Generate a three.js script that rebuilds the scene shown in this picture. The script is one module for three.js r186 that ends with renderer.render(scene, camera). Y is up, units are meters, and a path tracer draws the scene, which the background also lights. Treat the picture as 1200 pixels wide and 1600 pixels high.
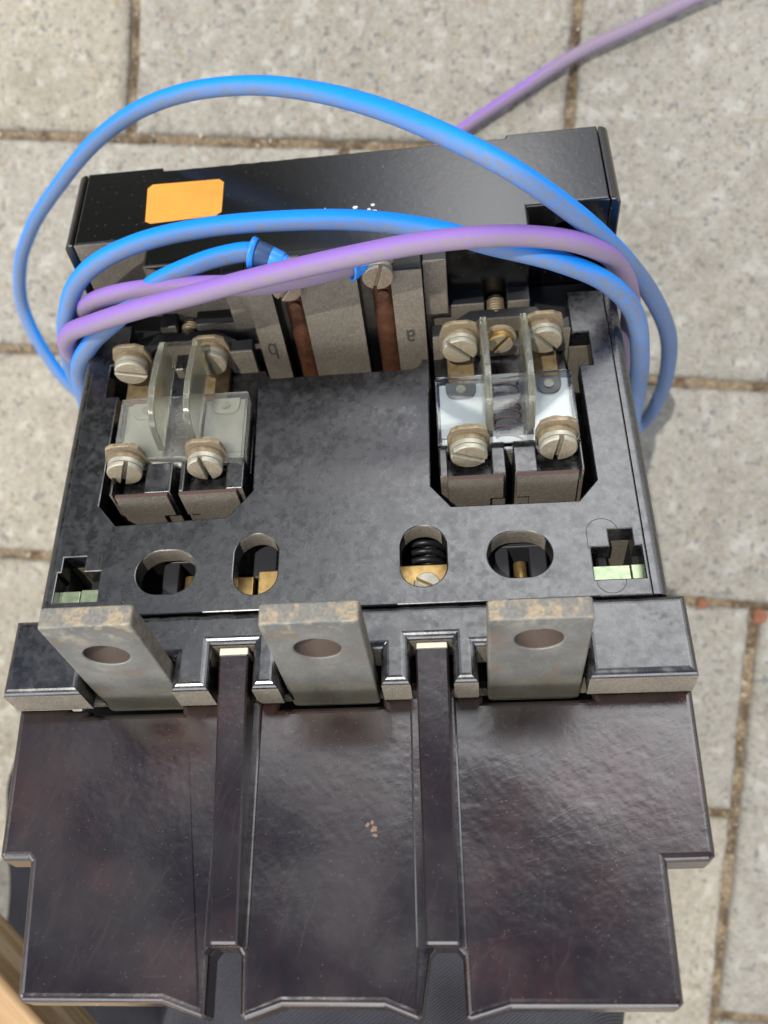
import * as THREE from 'three';
import { mergeGeometries } from 'three/addons/utils/BufferGeometryUtils.js';
import { RoundedBoxGeometry } from 'three/addons/geometries/RoundedBoxGeometry.js';
import { TextGeometry } from 'three/addons/geometries/TextGeometry.js';
import { FontLoader } from 'three/addons/loaders/FontLoader.js';
import { Brush, Evaluator, SUBTRACTION } from 'three-bvh-csg';

// ------------------------------------------------------------------ camera, sky, sun, exposure
const scene = new THREE.Scene();
const camera = new THREE.PerspectiveCamera(54.07, 0.75, 0.01, 400);
const V = (a) => new THREE.Vector3(...a);
{
  const m = new THREE.Matrix4().makeBasis(V([0.99376, -0.09861, -0.0522]), V([-0.06219, -0.10108, -0.99293]), V([0.09264, 0.98998, -0.10658]));
  camera.quaternion.setFromRotationMatrix(m);
  camera.position.set(0, 0.46808, 0);
  camera.setViewOffset(1200, 1600, 81, 25.5, 1200, 1600);
  camera.focus = 0.25; camera.userData.fStop = 15;
}
// noise
let seed = 7;
const rnd = () => { seed = (seed * 1664525 + 1013904223) >>> 0; return seed / 4294967296; };
const hash = (x, y, s) => { let h = (x * 374761393 + y * 668265263 + s * 2147483647) | 0; h = Math.imul(h ^ (h >>> 13), 1274126177); h ^= h >>> 16; return (h >>> 0) / 4294967296; };
const mod = (a, n) => ((a % n) + n) % n;
const sm = (a, b, x) => { const t = Math.min(1, Math.max(0, (x - a) / (b - a))); return t * t * (3 - 2 * t); };
function vn(x, y, px, py, s) {
  const ix = Math.floor(x), iy = Math.floor(y), fx = x - ix, fy = y - iy, u = fx * fx * (3 - 2 * fx), v = fy * fy * (3 - 2 * fy);
  const a = hash(mod(ix, px), mod(iy, py), s), b = hash(mod(ix + 1, px), mod(iy, py), s), c = hash(mod(ix, px), mod(iy + 1, py), s), e = hash(mod(ix + 1, px), mod(iy + 1, py), s);
  return a + (b - a) * u + (c - a) * v + (a - b - c + e) * u * v;
}
function fbm(u, v, n, oct, s, ny = n) {              // u, v in 0..1, tiles
  let r = 0, a = 0.5, t = 0;
  for (let o = 0; o < oct; o++) { r += a * vn(u * n, v * ny, n, ny, s + o * 17); t += a; a *= 0.5; n *= 2; ny *= 2; }
  return r / t;
}
const sunDir = V([-0.263, 1.093, -0.187]).normalize();
{
  const W = 512, H = 256, d = new Float32Array(W * H * 4);
  for (let j = 0; j < H; j++) for (let i = 0; i < W; i++) {
    const el = ((j + 0.5) / H - 0.5) * Math.PI, s = Math.max(0, Math.sin(el)), k = (j * W + i) * 4;
    const haze = Math.exp(-s * 3.2), az = (i + 0.5) / W, c = Math.max(0.12, s);
    // unseen cumulus, offset and brightened to mirror in the gloss; haze at the horizon
    const cx = Math.cos(az * 2 * Math.PI) * Math.cos(el) / c, cz = Math.sin(az * 2 * Math.PI) * Math.cos(el) / c;
    const n = fbm(mod(cx * 0.0375 + 0.675, 1), mod(cz * 0.0375 + 0.725, 1), 16, 6, 5), cl = sm(0.55, 0.65, n);
    const b = [0.1 + 0.5 * haze, 0.17 + 0.52 * haze, 0.36 + 0.52 * haze], w = 6.9 - 0.9 * sm(0.66, 0.84, n);
    d[k] = b[0] + (w - b[0]) * cl; d[k + 1] = b[1] + (w * 1.005 - b[1]) * cl; d[k + 2] = b[2] + (w * 1.03 - b[2]) * cl; d[k + 3] = 1;
    if (el < -0.02) { d[k] = 0.3; d[k + 1] = 0.28; d[k + 2] = 0.25; }
  }
  const sky = new THREE.DataTexture(d, W, H, THREE.RGBAFormat, THREE.FloatType);
  sky.mapping = THREE.EquirectangularReflectionMapping; sky.magFilter = THREE.LinearFilter; sky.needsUpdate = true;
  scene.background = sky; scene.environment = sky;
}
const sun = new THREE.DirectionalLight(new THREE.Color(1, 0.955, 0.88), 4.8);
sun.position.copy(sunDir).multiplyScalar(3); sun.castShadow = true; sun.shadow.mapSize.set(2048, 2048); sun.shadow.bias = -0.0004;
Object.assign(sun.shadow.camera, { left: -0.7, right: 0.7, top: 0.7, bottom: -0.7, near: 0.5, far: 12 });
scene.add(sun);
const renderer = new THREE.WebGLRenderer({ antialias: true });
renderer.toneMapping = THREE.LinearToneMapping; renderer.toneMappingExposure = 0.73;
renderer.shadowMap.enabled = true;

// ------------------------------------------------------------------ textures
function tex(N, size, fn, srgb = true) {             // size in metres
  const d = new Uint8Array(N * N * 4);
  for (let j = 0; j < N; j++) for (let i = 0; i < N; i++) {
    const c = fn((i + 0.5) / N, (j + 0.5) / N), k = (j * N + i) * 4;
    for (let q = 0; q < 3; q++) d[k + q] = Math.max(0, Math.min(255, 255 * (Array.isArray(c) ? c[q] : c)));
    d[k + 3] = 255;
  }
  const t = new THREE.DataTexture(d, N, N);
  t.wrapS = t.wrapT = THREE.RepeatWrapping; t.magFilter = THREE.LinearFilter; t.minFilter = THREE.LinearMipmapLinearFilter; t.generateMipmaps = true;
  if (srgb) t.colorSpace = THREE.SRGBColorSpace;
  t.repeat.set(1 / size, 1 / size); t.needsUpdate = true;
  return t;
}
const mix = (a, b, t) => a.map((x, i) => x + (b[i] - x) * t);
const std = (o) => new THREE.MeshStandardMaterial(o);
const phy = (o) => new THREE.MeshPhysicalMaterial(o);

// scratch field: many thin random strokes on a canvas
function scratches(N, n, len, alpha, s0) {
  seed = s0;
  const c = document.createElement('canvas'); c.width = c.height = N; const g = c.getContext('2d');
  g.fillStyle = '#000'; g.fillRect(0, 0, N, N);
  for (let i = 0; i < n; i++) {
    const x = rnd() * N, y = rnd() * N, a = (rnd() < 0.6 ? 0.9 + rnd() * 0.5 : rnd() * 6.3), l = len * (0.3 + rnd()), b = 0.3 * (rnd() - 0.5);
    g.strokeStyle = `rgba(255,255,255,${alpha * (0.2 + rnd() * 0.8)})`; g.lineWidth = 0.6 + rnd() * 0.7;
    for (const ox of [0, -N, N]) for (const oy of [0, -N, N]) {
      g.beginPath(); g.moveTo(x + ox, y + oy); g.quadraticCurveTo(x + ox + Math.cos(a) * l / 2 + b * l, y + oy + Math.sin(a) * l / 2, x + ox + Math.cos(a) * l, y + oy + Math.sin(a) * l); g.stroke();
    }
  }
  const im = g.getImageData(0, 0, N, N).data;
  return (u, v) => im[((Math.floor(v * N) % N) * N + (Math.floor(u * N) % N)) * 4] / 255;
}
const scrA = scratches(1024, 900, 60, 0.5, 11), scrB = scratches(1024, 2600, 70, 0.45, 23);

// black phenolic: dark, glossy, with a mottled film of old dust
const filmA = (u, v) => { const m = fbm(u, v, 6, 5, 3), g = fbm(u, v, 70, 3, 9); const h = fbm(u, v, 150, 2, 12); return sm(0.3, 0.8, m * 0.2 + g * 0.4 + h * 0.4) - 0.25 * sm(0.6, 0.75, fbm(u, v, 52, 3, 14)); };
const blackMap = tex(1024, 0.16, (u, v) => {
  const f = filmA(u, v), sp = hash(Math.floor(u * 1024), Math.floor(v * 1024), 5), fl = fbm(u, v, 240, 2, 31);
  const spots = sm(0.5, 0.75, fbm(u, v, 80, 3, 33)) * (0.4 + 0.6 * sm(0.4, 0.6, fbm(u, v, 9, 3, 34)));
  let c = mix([0.035, 0.035, 0.04], [0.16, 0.16, 0.168], Math.max(0, f) * (0.45 + 0.55 * fl) * (1 - 0.75 * spots));
  c = mix(c, [0.36, 0.35, 0.34], scrA(u, v) * 0.25);
  if (sp > 0.9985) c = [0.55, 0.53, 0.48];
  return c;
});
const blackRough = tex(512, 0.16, (u, v) => 0.22 + 0.13 * Math.max(0, filmA(u, v)) + 0.07 * fbm(u, v, 60, 3, 41), false);
const blackBump = tex(512, 0.08, (u, v) => 0.12 * hash(Math.floor(u * 512), Math.floor(v * 512), 53) + 0.3 * fbm(u, v, 60, 3, 51) + 0.58 * fbm(u, v, 5, 3, 52), false);
const M = {};
const blackSpec = tex(1024, 0.12, (u, v) => {
  const g = hash(Math.floor(u * 1024), Math.floor(v * 1024), 35), sp = sm(0.5, 0.74, fbm(u, v, 80, 3, 36)) * sm(0.35, 0.65, fbm(u, v, 8, 3, 37)), f = fbm(u, v, 30, 4, 38);
  return 0.8 + 0.16 * f + 0.3 * (g - 0.5) - 0.22 * sp;
}, false);
{ const d = blackSpec.image.data; for (let i = 0; i < d.length; i += 4) d[i + 3] = d[i]; }
M.black = phy({ ior: 2.0, specularIntensityMap: blackSpec, map: blackMap, roughnessMap: blackRough, roughness: 1, bumpMap: blackBump, bumpScale: 0.00005 });
M.cap = phy({ ior: 1.85, map: tex(512, 0.13, (u, v) => {
  const f = sm(0.5, 0.75, fbm(u, v, 7, 4, 77)), sp = hash(Math.floor(u * 512), Math.floor(v * 512), 15);
  let c = mix([0.03, 0.03, 0.033], [0.07, 0.07, 0.076], f);
  c = mix(c, [0.4, 0.39, 0.37], scrA(v, u) * 0.3);
  return sp > 0.998 ? [0.5, 0.49, 0.46] : c;
}), roughness: 0.2, bumpMap: blackBump, bumpScale: 0.00004 });
M.blackPlain = std({ color: new THREE.Color(0.014, 0.014, 0.015), roughness: 0.4 });
M.letter = std({ color: new THREE.Color(0.045, 0.042, 0.038), roughness: 0.9 });
M.tab = std({ color: new THREE.Color(0.16, 0.16, 0.16), roughness: 0.5, metalness: 0.4 });
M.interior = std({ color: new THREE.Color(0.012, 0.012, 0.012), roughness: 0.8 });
M.carrier = std({ color: new THREE.Color(0.03, 0.031, 0.036), roughness: 0.45 });
// brown phenolic arc chute
const brownMap = tex(1024, 0.17, (u, v) => {
  const a = fbm(u, v, 5, 5, 101), b = fbm(u, v, 60, 3, 107, 20), r = sm(0.5, 0.75, fbm(u, v, 9, 4, 113));
  let c = mix([0.08, 0.04, 0.033], [0.135, 0.088, 0.078], sm(0.35, 0.7, a * 0.7 + b * 0.3));
  c = mix(c, [0.21, 0.1, 0.085], r * 0.5 * (0.4 + b));
  c = mix(c, [0.4, 0.39, 0.39], scrB(u, v) * 0.24);
  const sp = hash(Math.floor(u * 1024), Math.floor(v * 1024), 25);
  return sp > 0.9988 ? [0.52, 0.46, 0.4] : c;
});
const brownRough = tex(512, 0.17, (u, v) => 0.19 + 0.13 * sm(0.3, 0.75, fbm(u, v, 7, 5, 121)) + 0.08 * scrB(u, v), false);
const brownBump = tex(1024, 0.11, (u, v) => 0.8 * fbm(u, v, 3, 2, 131) + 0.05 * fbm(u, v, 18, 3, 132) + 0.025 * fbm(u, v, 70, 2, 133) + 0.012 * scrB(v, u), false);
M.brown = phy({ ior: 1.75, map: brownMap, roughnessMap: brownRough, roughness: 1, bumpMap: brownBump, bumpScale: 0.0012 });
// settled dust on the faces that were uppermost in service
M.dust = std({ map: tex(512, 0.05, (u, v) => {
  const g = hash(Math.floor(u * 512), Math.floor(v * 512), 61), f = fbm(u, v, 90, 3, 62), b = fbm(u, v, 6, 3, 63);
  let c = mix([0.35, 0.325, 0.285], [0.49, 0.455, 0.4], f * 0.7 + b * 0.5);
  if (g > 0.985) c = [0.74, 0.72, 0.67]; else if (g < 0.03) c = mix(c, [0.25, 0.22, 0.19], 0.6);
  return c;
}), roughness: 0.95, bumpMap: tex(512, 0.03, (u, v) => fbm(u, v, 128, 3, 71), false), bumpScale: 0.00015 });
M.metalDust = M.dust.clone(); M.metalDust.color = new THREE.Color(1.75, 1.72, 1.55); M.metalDust.metalness = 0.1; M.metalDust.roughness = 0.75;
M.clampDust = M.dust.clone(); M.clampDust.color = new THREE.Color(1.15, 1.05, 0.86); M.rustDust = M.dust.clone(); M.rustDust.color = new THREE.Color(1.4, 1.2, 1.05);
const metalMap = (a, b, s) => tex(256, 0.02, (u, v) => mix(a, b, fbm(u, v, 16, 4, s)));
M.screw = std({ map: metalMap([0.6, 0.59, 0.53], [0.78, 0.76, 0.69], 81), metalness: 0.55, roughness: 0.5 });
M.clamp = std({ map: metalMap([0.45, 0.39, 0.3], [0.68, 0.62, 0.5], 83), metalness: 0.5, roughness: 0.55 });
M.strap = std({ map: metalMap([0.36, 0.3, 0.2], [0.58, 0.5, 0.37], 84), metalness: 0.4, roughness: 0.6 });
M.brass = std({ map: metalMap([0.6, 0.48, 0.28], [0.8, 0.68, 0.45], 85), metalness: 0.8, roughness: 0.38 });
M.chromate = std({ map: metalMap([0.5, 0.56, 0.45], [0.7, 0.74, 0.6], 87), metalness: 0.7, roughness: 0.35 });
M.coil = std({ color: new THREE.Color(0.2, 0.115, 0.07), metalness: 0.8, roughness: 0.3 });
M.rod = std({ map: metalMap([0.25, 0.14, 0.09], [0.42, 0.27, 0.18], 89), roughness: 0.6 });
M.paxolin = std({ color: new THREE.Color(0.06, 0.032, 0.026), roughness: 0.7 });
M.cream = std({ map: tex(128, 0.012, (u, v) => mix([0.85, 0.82, 0.74], [0.6, 0.36, 0.1], sm(0.55, 0.75, fbm(u, v, 4, 4, 91)))), roughness: 0.6 });
M.sticker = std({ map: tex(256, 0.03, (u, v) => mix([0.84, 0.585, 0.22], [0.79, 0.54, 0.2], fbm(u, v, 9, 5, 93))), roughness: 0.5 });
M.paint = std({ color: new THREE.Color(0.62, 0.62, 0.6), roughness: 0.7 });
M.clear = phy({ color: new THREE.Color(0.95, 0.97, 0.93), roughness: 0.04, transmission: 1, thickness: 0.001, ior: 1.5 });
M.tin = std({ map: tex(256, 0.03, (u, v) => mix([0.74, 0.77, 0.8], [0.84, 0.86, 0.88], fbm(u, v, 6, 4, 95))), roughness: 0.35, metalness: 0.3 });
M.tinDull = std({ map: tex(256, 0.03, (u, v) => mix([0.66, 0.66, 0.63], [0.8, 0.79, 0.75], fbm(u, v, 6, 4, 97))), roughness: 0.5 });
M.frost = phy({ color: new THREE.Color(0.92, 0.93, 0.88), roughness: 0.12, transmission: 0.95, thickness: 0.001, ior: 1.5 });
M.fin = phy({ color: new THREE.Color(0.85, 0.85, 0.7), roughness: 0.14, transmission: 0.94, thickness: 0.001, ior: 1.5, bumpMap: blackBump, bumpScale: 0.0002 });

// ------------------------------------------------------------------ contactor frame: local millimetres, x right, y up the face, z out of the face
const CX = V([0.99283, 0.0169, -0.1182]), CY = V([-0.0832, -0.6119, -0.7865]), CZ = V([-0.0857, 0.7907, -0.6061]);
const CO = V([-0.0226, 0.2053, 0.0255]);
const BASE = V([0, 92, -165]);
const toWorld = (p) => CO.clone().addScaledVector(CX, p[0] / 1000).addScaledVector(CY, p[1] / 1000).addScaledVector(CZ, p[2] / 1000);
const contactor = new THREE.Group(); contactor.name = 'contactor';
contactor.quaternion.setFromRotationMatrix(new THREE.Matrix4().makeBasis(CX, CY, CZ));
contactor.position.copy(toWorld(BASE.toArray()));
contactor.userData = { label: 'black and brown phenolic electrical contactor with three steel busbars, tilted on the pavers', category: 'contactor' };
scene.add(contactor);

const used = {};
const numbered = (n) => { const k = used[n] = (used[n] ?? -1) + 1; return k ? `${n}_${String(k).padStart(3, '0')}` : n; };
const flat = (g) => { g = g.index ? g.toNonIndexed() : g; for (const k of Object.keys(g.attributes)) if (!['position', 'normal', 'uv'].includes(k)) g.deleteAttribute(k); g.clearGroups(); return g; };
function boxUV(g, k = 1) {                          // uv in metres by the axis that each triangle faces
  const p = g.attributes.position, n = g.attributes.normal, uv = new Float32Array(p.count * 2);
  for (let i = 0; i < p.count; i += 3) {
    const at = (f) => Math.abs(n[f](i) + n[f](i + 1) + n[f](i + 2)), x = at('getX'), y = at('getY'), z = at('getZ');
    for (let q = i; q < Math.min(i + 3, p.count); q++) {
      const X = p.getX(q), Y = p.getY(q), Z = p.getZ(q), [u, v] = z >= x && z >= y ? [X, Y] : y >= x ? [X, Z + 0.37] : [Z + 0.61, Y];
      uv[q * 2] = u * k; uv[q * 2 + 1] = v * k;
    }
  }
  g.setAttribute('uv', new THREE.BufferAttribute(uv, 2));
}
// one named mesh in local mm; faces that look down the face (-y) take the dust material when one is given
function part(name, geos, mat, parent = contactor, dust = null, limit = 0.72, where = null) {
  let g = mergeGeometries([geos].flat().map((x) => flat(x.clone())));
  const off = parent === contactor || parent.userData.inContactor ? BASE : new THREE.Vector3();
  g.translate(-off.x, -off.y, -off.z); g.scale(0.001, 0.001, 0.001);
  boxUV(g);
  let mats = mat;
  if (dust) {
    const p = g.attributes.position, n = g.attributes.normal, a = [], b = [];
    for (let i = 0; i < p.count; i += 3) ((n.getY(i) + n.getY(i + 1) + n.getY(i + 2)) / 3 < -limit && (!where || where(p.getX(i) * 1000 + off.x)) ? b : a).push(i, i + 1, i + 2);
    g.setIndex([...a, ...b]); g.addGroup(0, a.length, 0); g.addGroup(a.length, b.length, 1); mats = [mat, dust];
    if (!b.length) { g.clearGroups(); mats = mat; }
  }
  const m = new THREE.Mesh(g, mats); m.name = numbered(name); m.castShadow = m.receiveShadow = true; m.userData.inContactor = true;
  parent.add(m);
  return m;
}
const holder = (name) => { const o = new THREE.Group(); o.name = numbered(name); o.userData.inContactor = true; contactor.add(o); return o; };
const shape = (pts) => new THREE.Shape(pts.map((p) => new THREE.Vector2(p[0], p[1])));
function ext(s, z0, z1, bevel = 0.4, seg = 2) {
  if (Array.isArray(s)) s = shape(s);
  const o = { depth: z1 - z0 - 2 * bevel, bevelEnabled: bevel > 0, bevelThickness: bevel, bevelSize: bevel, bevelOffset: -bevel, bevelSegments: seg, curveSegments: 20 };
  return new THREE.ExtrudeGeometry(s, o).translate(0, 0, z0 + bevel);
}
const cyc = (g, m) => g.applyMatrix4(m);
const extX = (yz, x0, x1, b = 0.3, seg = 2) => cyc(ext(yz, x0, x1, b, seg), new THREE.Matrix4().set(0, 0, 1, 0, 1, 0, 0, 0, 0, 1, 0, 0, 0, 0, 0, 1));       // shape in (y, z)
const extY = (zx, y0, y1, b = 0.3, seg = 2) => cyc(ext(zx, y0, y1, b, seg), new THREE.Matrix4().set(0, 1, 0, 0, 0, 0, 1, 0, 1, 0, 0, 0, 0, 0, 0, 1));       // shape in (z, x)
const bx = (x0, x1, y0, y1, z0, z1, r = 0.4) => new RoundedBoxGeometry(x1 - x0, y1 - y0, z1 - z0, 2, Math.min(r, 0.45 * Math.min(x1 - x0, y1 - y0, z1 - z0))).translate((x0 + x1) / 2, (y0 + y1) / 2, (z0 + z1) / 2);
const cylY = (x, y0, y1, z, r, n = 28, r2 = r) => new THREE.CylinderGeometry(r2, r, y1 - y0, n).translate(x, (y0 + y1) / 2, z);
const cylZ = (x, y, z0, z1, r, n = 28) => new THREE.CylinderGeometry(r, r, z1 - z0, n).rotateX(Math.PI / 2).translate(x, y, (z0 + z1) / 2);
function capsule(cx, cy, w, h) {
  const p = new THREE.Path(), r = Math.min(w, h) / 2, d = (Math.max(w, h) / 2) - r;
  if (w > h) { p.absarc(cx + d, cy, r, -Math.PI / 2, Math.PI / 2); p.absarc(cx - d, cy, r, Math.PI / 2, Math.PI * 1.5); } else { p.absarc(cx, cy + d, r, 0, Math.PI); p.absarc(cx, cy - d, r, Math.PI, Math.PI * 2); }
  p.closePath(); return p;
}
const hole = (pts) => new THREE.Path(pts.map((p) => new THREE.Vector2(p[0], p[1])));
function tubeZ(pts, r, seg, rad = 8) { return new THREE.TubeGeometry(new THREE.CatmullRomCurve3(pts.map(V)), seg, r, rad, false); }

// ------------------------------------------------------------------ housing: two side walls with rounded edges, rear body, feet
{
  const wall = (s) => {
    const sh = new THREE.Shape(); const w = s > 0 ? 79 : 78; sh.moveTo(-95, s * 75.35); sh.lineTo(-0.3, s * 75.35); sh.lineTo(-0.3, s * (w - 3)); sh.absarc(-3.3, s * (w - 3), 3, 0, s * Math.PI / 2, s < 0); sh.lineTo(-95, s * w); sh.closePath();
    return extY(sh, -35.2, 71.6, 0.15, 1);
  };
  part('side_wall', wall(-1), M.black); part('side_wall', wall(1), M.black);
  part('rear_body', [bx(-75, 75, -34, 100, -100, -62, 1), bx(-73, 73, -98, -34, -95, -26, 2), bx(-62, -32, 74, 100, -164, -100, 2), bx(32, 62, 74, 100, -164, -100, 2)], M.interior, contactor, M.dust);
  part('rear_panel', [bx(-54, 54, 62, 101, -62, -14.8, 1), bx(54.2, 75, 47.2, 71.6, -40, -6.6, 0.5), bx(-75, -54.2, 47.2, 71.6, -40, -6.6, 0.5)], M.blackPlain, contactor, M.dust);
}
// ------------------------------------------------------------------ front plate
{
  const s = new THREE.Shape();
  const P = [[-75.1, -35.4], [75.1, -35.4], [75.1, 62], [64.8, 62], [64.8, 46.9], [69.3, 46.9], [69.3, 35], [65.6, 35], [65.9, -2.5], [60.9, -8.4], [28.8, -8.1], [23.7, -1.5], [24.6, 41]];
  P.forEach((p, i) => (i ? s.lineTo(...p) : s.moveTo(...p)));
  s.lineTo(22.6, 41); s.quadraticCurveTo(22.4, 38.2, 19.6, 37.8); s.lineTo(-19.2, 37.8); s.quadraticCurveTo(-22.2, 38.2, -22.4, 41);
  for (const p of [[-24.4, 41], [-23.6, 0], [-29.9, -7.8], [-60.4, -8.8], [-65.8, -2.3], [-65.5, 35], [-69.3, 35], [-69.3, 46.9], [-64.8, 46.9], [-64.8, 62], [-75.1, 62]]) s.lineTo(...p);
  s.closePath();
  s.holes.push(capsule(-45, -23.4, 15.7, 12.5), capsule(-21.4, -22.2, 11.4, 17.3), capsule(21.2, -22.1, 11.6, 17.1), capsule(44.9, -22.9, 15.8, 12.7));
  s.holes.push(hole([[62.2, -30.8], [74.1, -30.8], [74.1, -22], [72.4, -22], [72.4, -17.2], [66.8, -17.2], [66.8, -22], [62.2, -22]]));
  s.holes.push(hole([[-74, -30.9], [-62.3, -30.9], [-62.5, -22.3], [-67, -22.3], [-67, -17.8], [-73, -17.8], [-73, -22.3], [-74, -22.3]]));
  s.holes.push(hole([[-41.5, -34.9], [-34, -34.9], [-34, -33.5], [-41.5, -33.5]]));
  part('front_plate', ext(s, -6, 0, 0.35), M.black, contactor, M.dust, 0.6, (x) => Math.abs(x) < 60);
  // moulding mark: a fine pill-shaped bead round each latch socket
  const bead = (cx, w, yt, yb, sp) => { const r = w / 2, p = []; for (let a = 0; a <= 12; a++) p.push([cx - sp * r * Math.cos(a / 12 * Math.PI), yt - r + r * Math.sin(a / 12 * Math.PI), 0.02]); p.unshift([cx - sp * r, -22.2, 0.02]); return p; };
  const low = (cx, w, yb) => { const r = w / 2, p = []; for (let a = 0; a <= 12; a++) p.push([cx - r * Math.cos(a / 12 * Math.PI), yb + r - r * Math.sin(a / 12 * Math.PI), 0.02]); return p; };
  part('moulding_bead', [tubeZ(bead(65.4, 7.6, -14, 0, 1), 0.07, 40, 6), tubeZ(low(66, 7, -34.6), 0.07, 30, 6)], M.blackPlain);
  part('moulding_bead', [tubeZ(bead(-66.4, 7.6, -14.3, 0, -1), 0.09, 40, 6)], M.letter);
}
// ------------------------------------------------------------------ what shows through the openings
{
  part('latch_plate', [bx(61, 71.3, -31.8, -25.6, -6.2, -3.2, 0.2), bx(71.6, 74.9, -31.8, -25.5, -6.2, -3.2, 0.2)], M.chromate);
  part('latch_plate', [bx(-68.2, -61.5, -32, -25.8, -6.4, -3.4, 0.2), bx(-75, -68.5, -32, -26, -6.6, -3.6, 0.2)], M.chromate);
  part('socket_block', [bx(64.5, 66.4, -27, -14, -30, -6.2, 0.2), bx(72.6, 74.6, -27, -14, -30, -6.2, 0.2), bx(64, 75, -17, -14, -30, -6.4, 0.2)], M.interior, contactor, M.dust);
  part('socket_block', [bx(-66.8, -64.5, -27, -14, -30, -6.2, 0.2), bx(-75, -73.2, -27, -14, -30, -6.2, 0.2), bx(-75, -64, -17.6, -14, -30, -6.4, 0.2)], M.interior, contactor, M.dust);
  // contact carriers behind the two wide slots: a dark frame with a bright contact tip inside
  for (const [cx, sx] of [[45.4, 1], [-42.2, -1]]) {
    const c = part('contact_carrier', [bx(cx - 7, cx - 2.6, -36, -14.6, -20, -11, 0.5), bx(cx + 2.6, cx + 7, -36, -14.6, -20, -11, 0.5), bx(cx - 7, cx + 7, -15, -11.6, -20, -11, 0.5)], M.carrier);
    part('contact_tip', cylY(cx + 0.2, -36, -18.4, -14, 1.7), M.brass, c);
    part('contact_tip', bx(cx - 6 * sx - 3, cx - 6 * sx - 1.6, -36, -21.4, -13, -11.5, 0.3), M.brass, c);
  }
  part('contact_bracket', [bx(12, 30, -36, -19.6, -12.6, -9.6, 0.3)], M.brass);
  const s1 = screwHead(21.6, -25.6, -8.6, 3.4, 0.5, 'bracket_screw', contactor, false); s1.userData.label = 'bright screw in the right bracket';
  part('return_spring', [-9.5, -12, -14.5, -17].map((y) => new THREE.TorusGeometry(4.6, 0.85, 8, 28).rotateX(Math.PI / 2 + 0.12).translate(21.2, y, -15)), M.blackPlain);
  part('contact_bracket', [bx(-22.6, -12, -36, -19.4, -12.4, -9.4, 0.3), bx(-30, -24.2, -36, -20, -14, -11, 0.3)], M.brass);
  part('spring_seat', bx(-25, -18.4, -20, -6, -20, -12, 0.5), M.carrier);
  part('bracket_screw', cylZ(-15.6, -26.4, -9.4, -8.4, 4.2), M.brass);
}
// a slotted cheese-head screw whose head looks down the face; slot turned by ang
function screwHead(x, y, z, r, ang, name = 'screw', parent = contactor, alongY = true, mat = M.screw, dust = M.metalDust) {
  const half = (s) => {
    const sh = new THREE.Shape(), w = r * 0.13, a = Math.asin(w / r);
    if (s > 0) sh.absarc(0, 0, r, a, Math.PI - a); else sh.absarc(0, 0, r, Math.PI + a, 2 * Math.PI - a);
    sh.closePath();
    return new THREE.ExtrudeGeometry(sh, { depth: r * 0.16, bevelEnabled: true, bevelThickness: r * 0.09, bevelSize: r * 0.09, bevelOffset: -r * 0.09, bevelSegments: 3, curveSegments: 24 });
  };
  const g = [half(1), half(-1), new THREE.CylinderGeometry(r, r, r * 0.42, 32).rotateX(Math.PI / 2).translate(0, 0, -r * 0.3)];
  const all = mergeGeometries(g.map(flat)).rotateZ(-ang).translate(0, 0, -r * 0.25);
  if (alongY) all.rotateX(Math.PI / 2);                                   // +z -> -y
  return part(name, all.translate(x, y, z), mat, parent, dust, 0.8);
}
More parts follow.
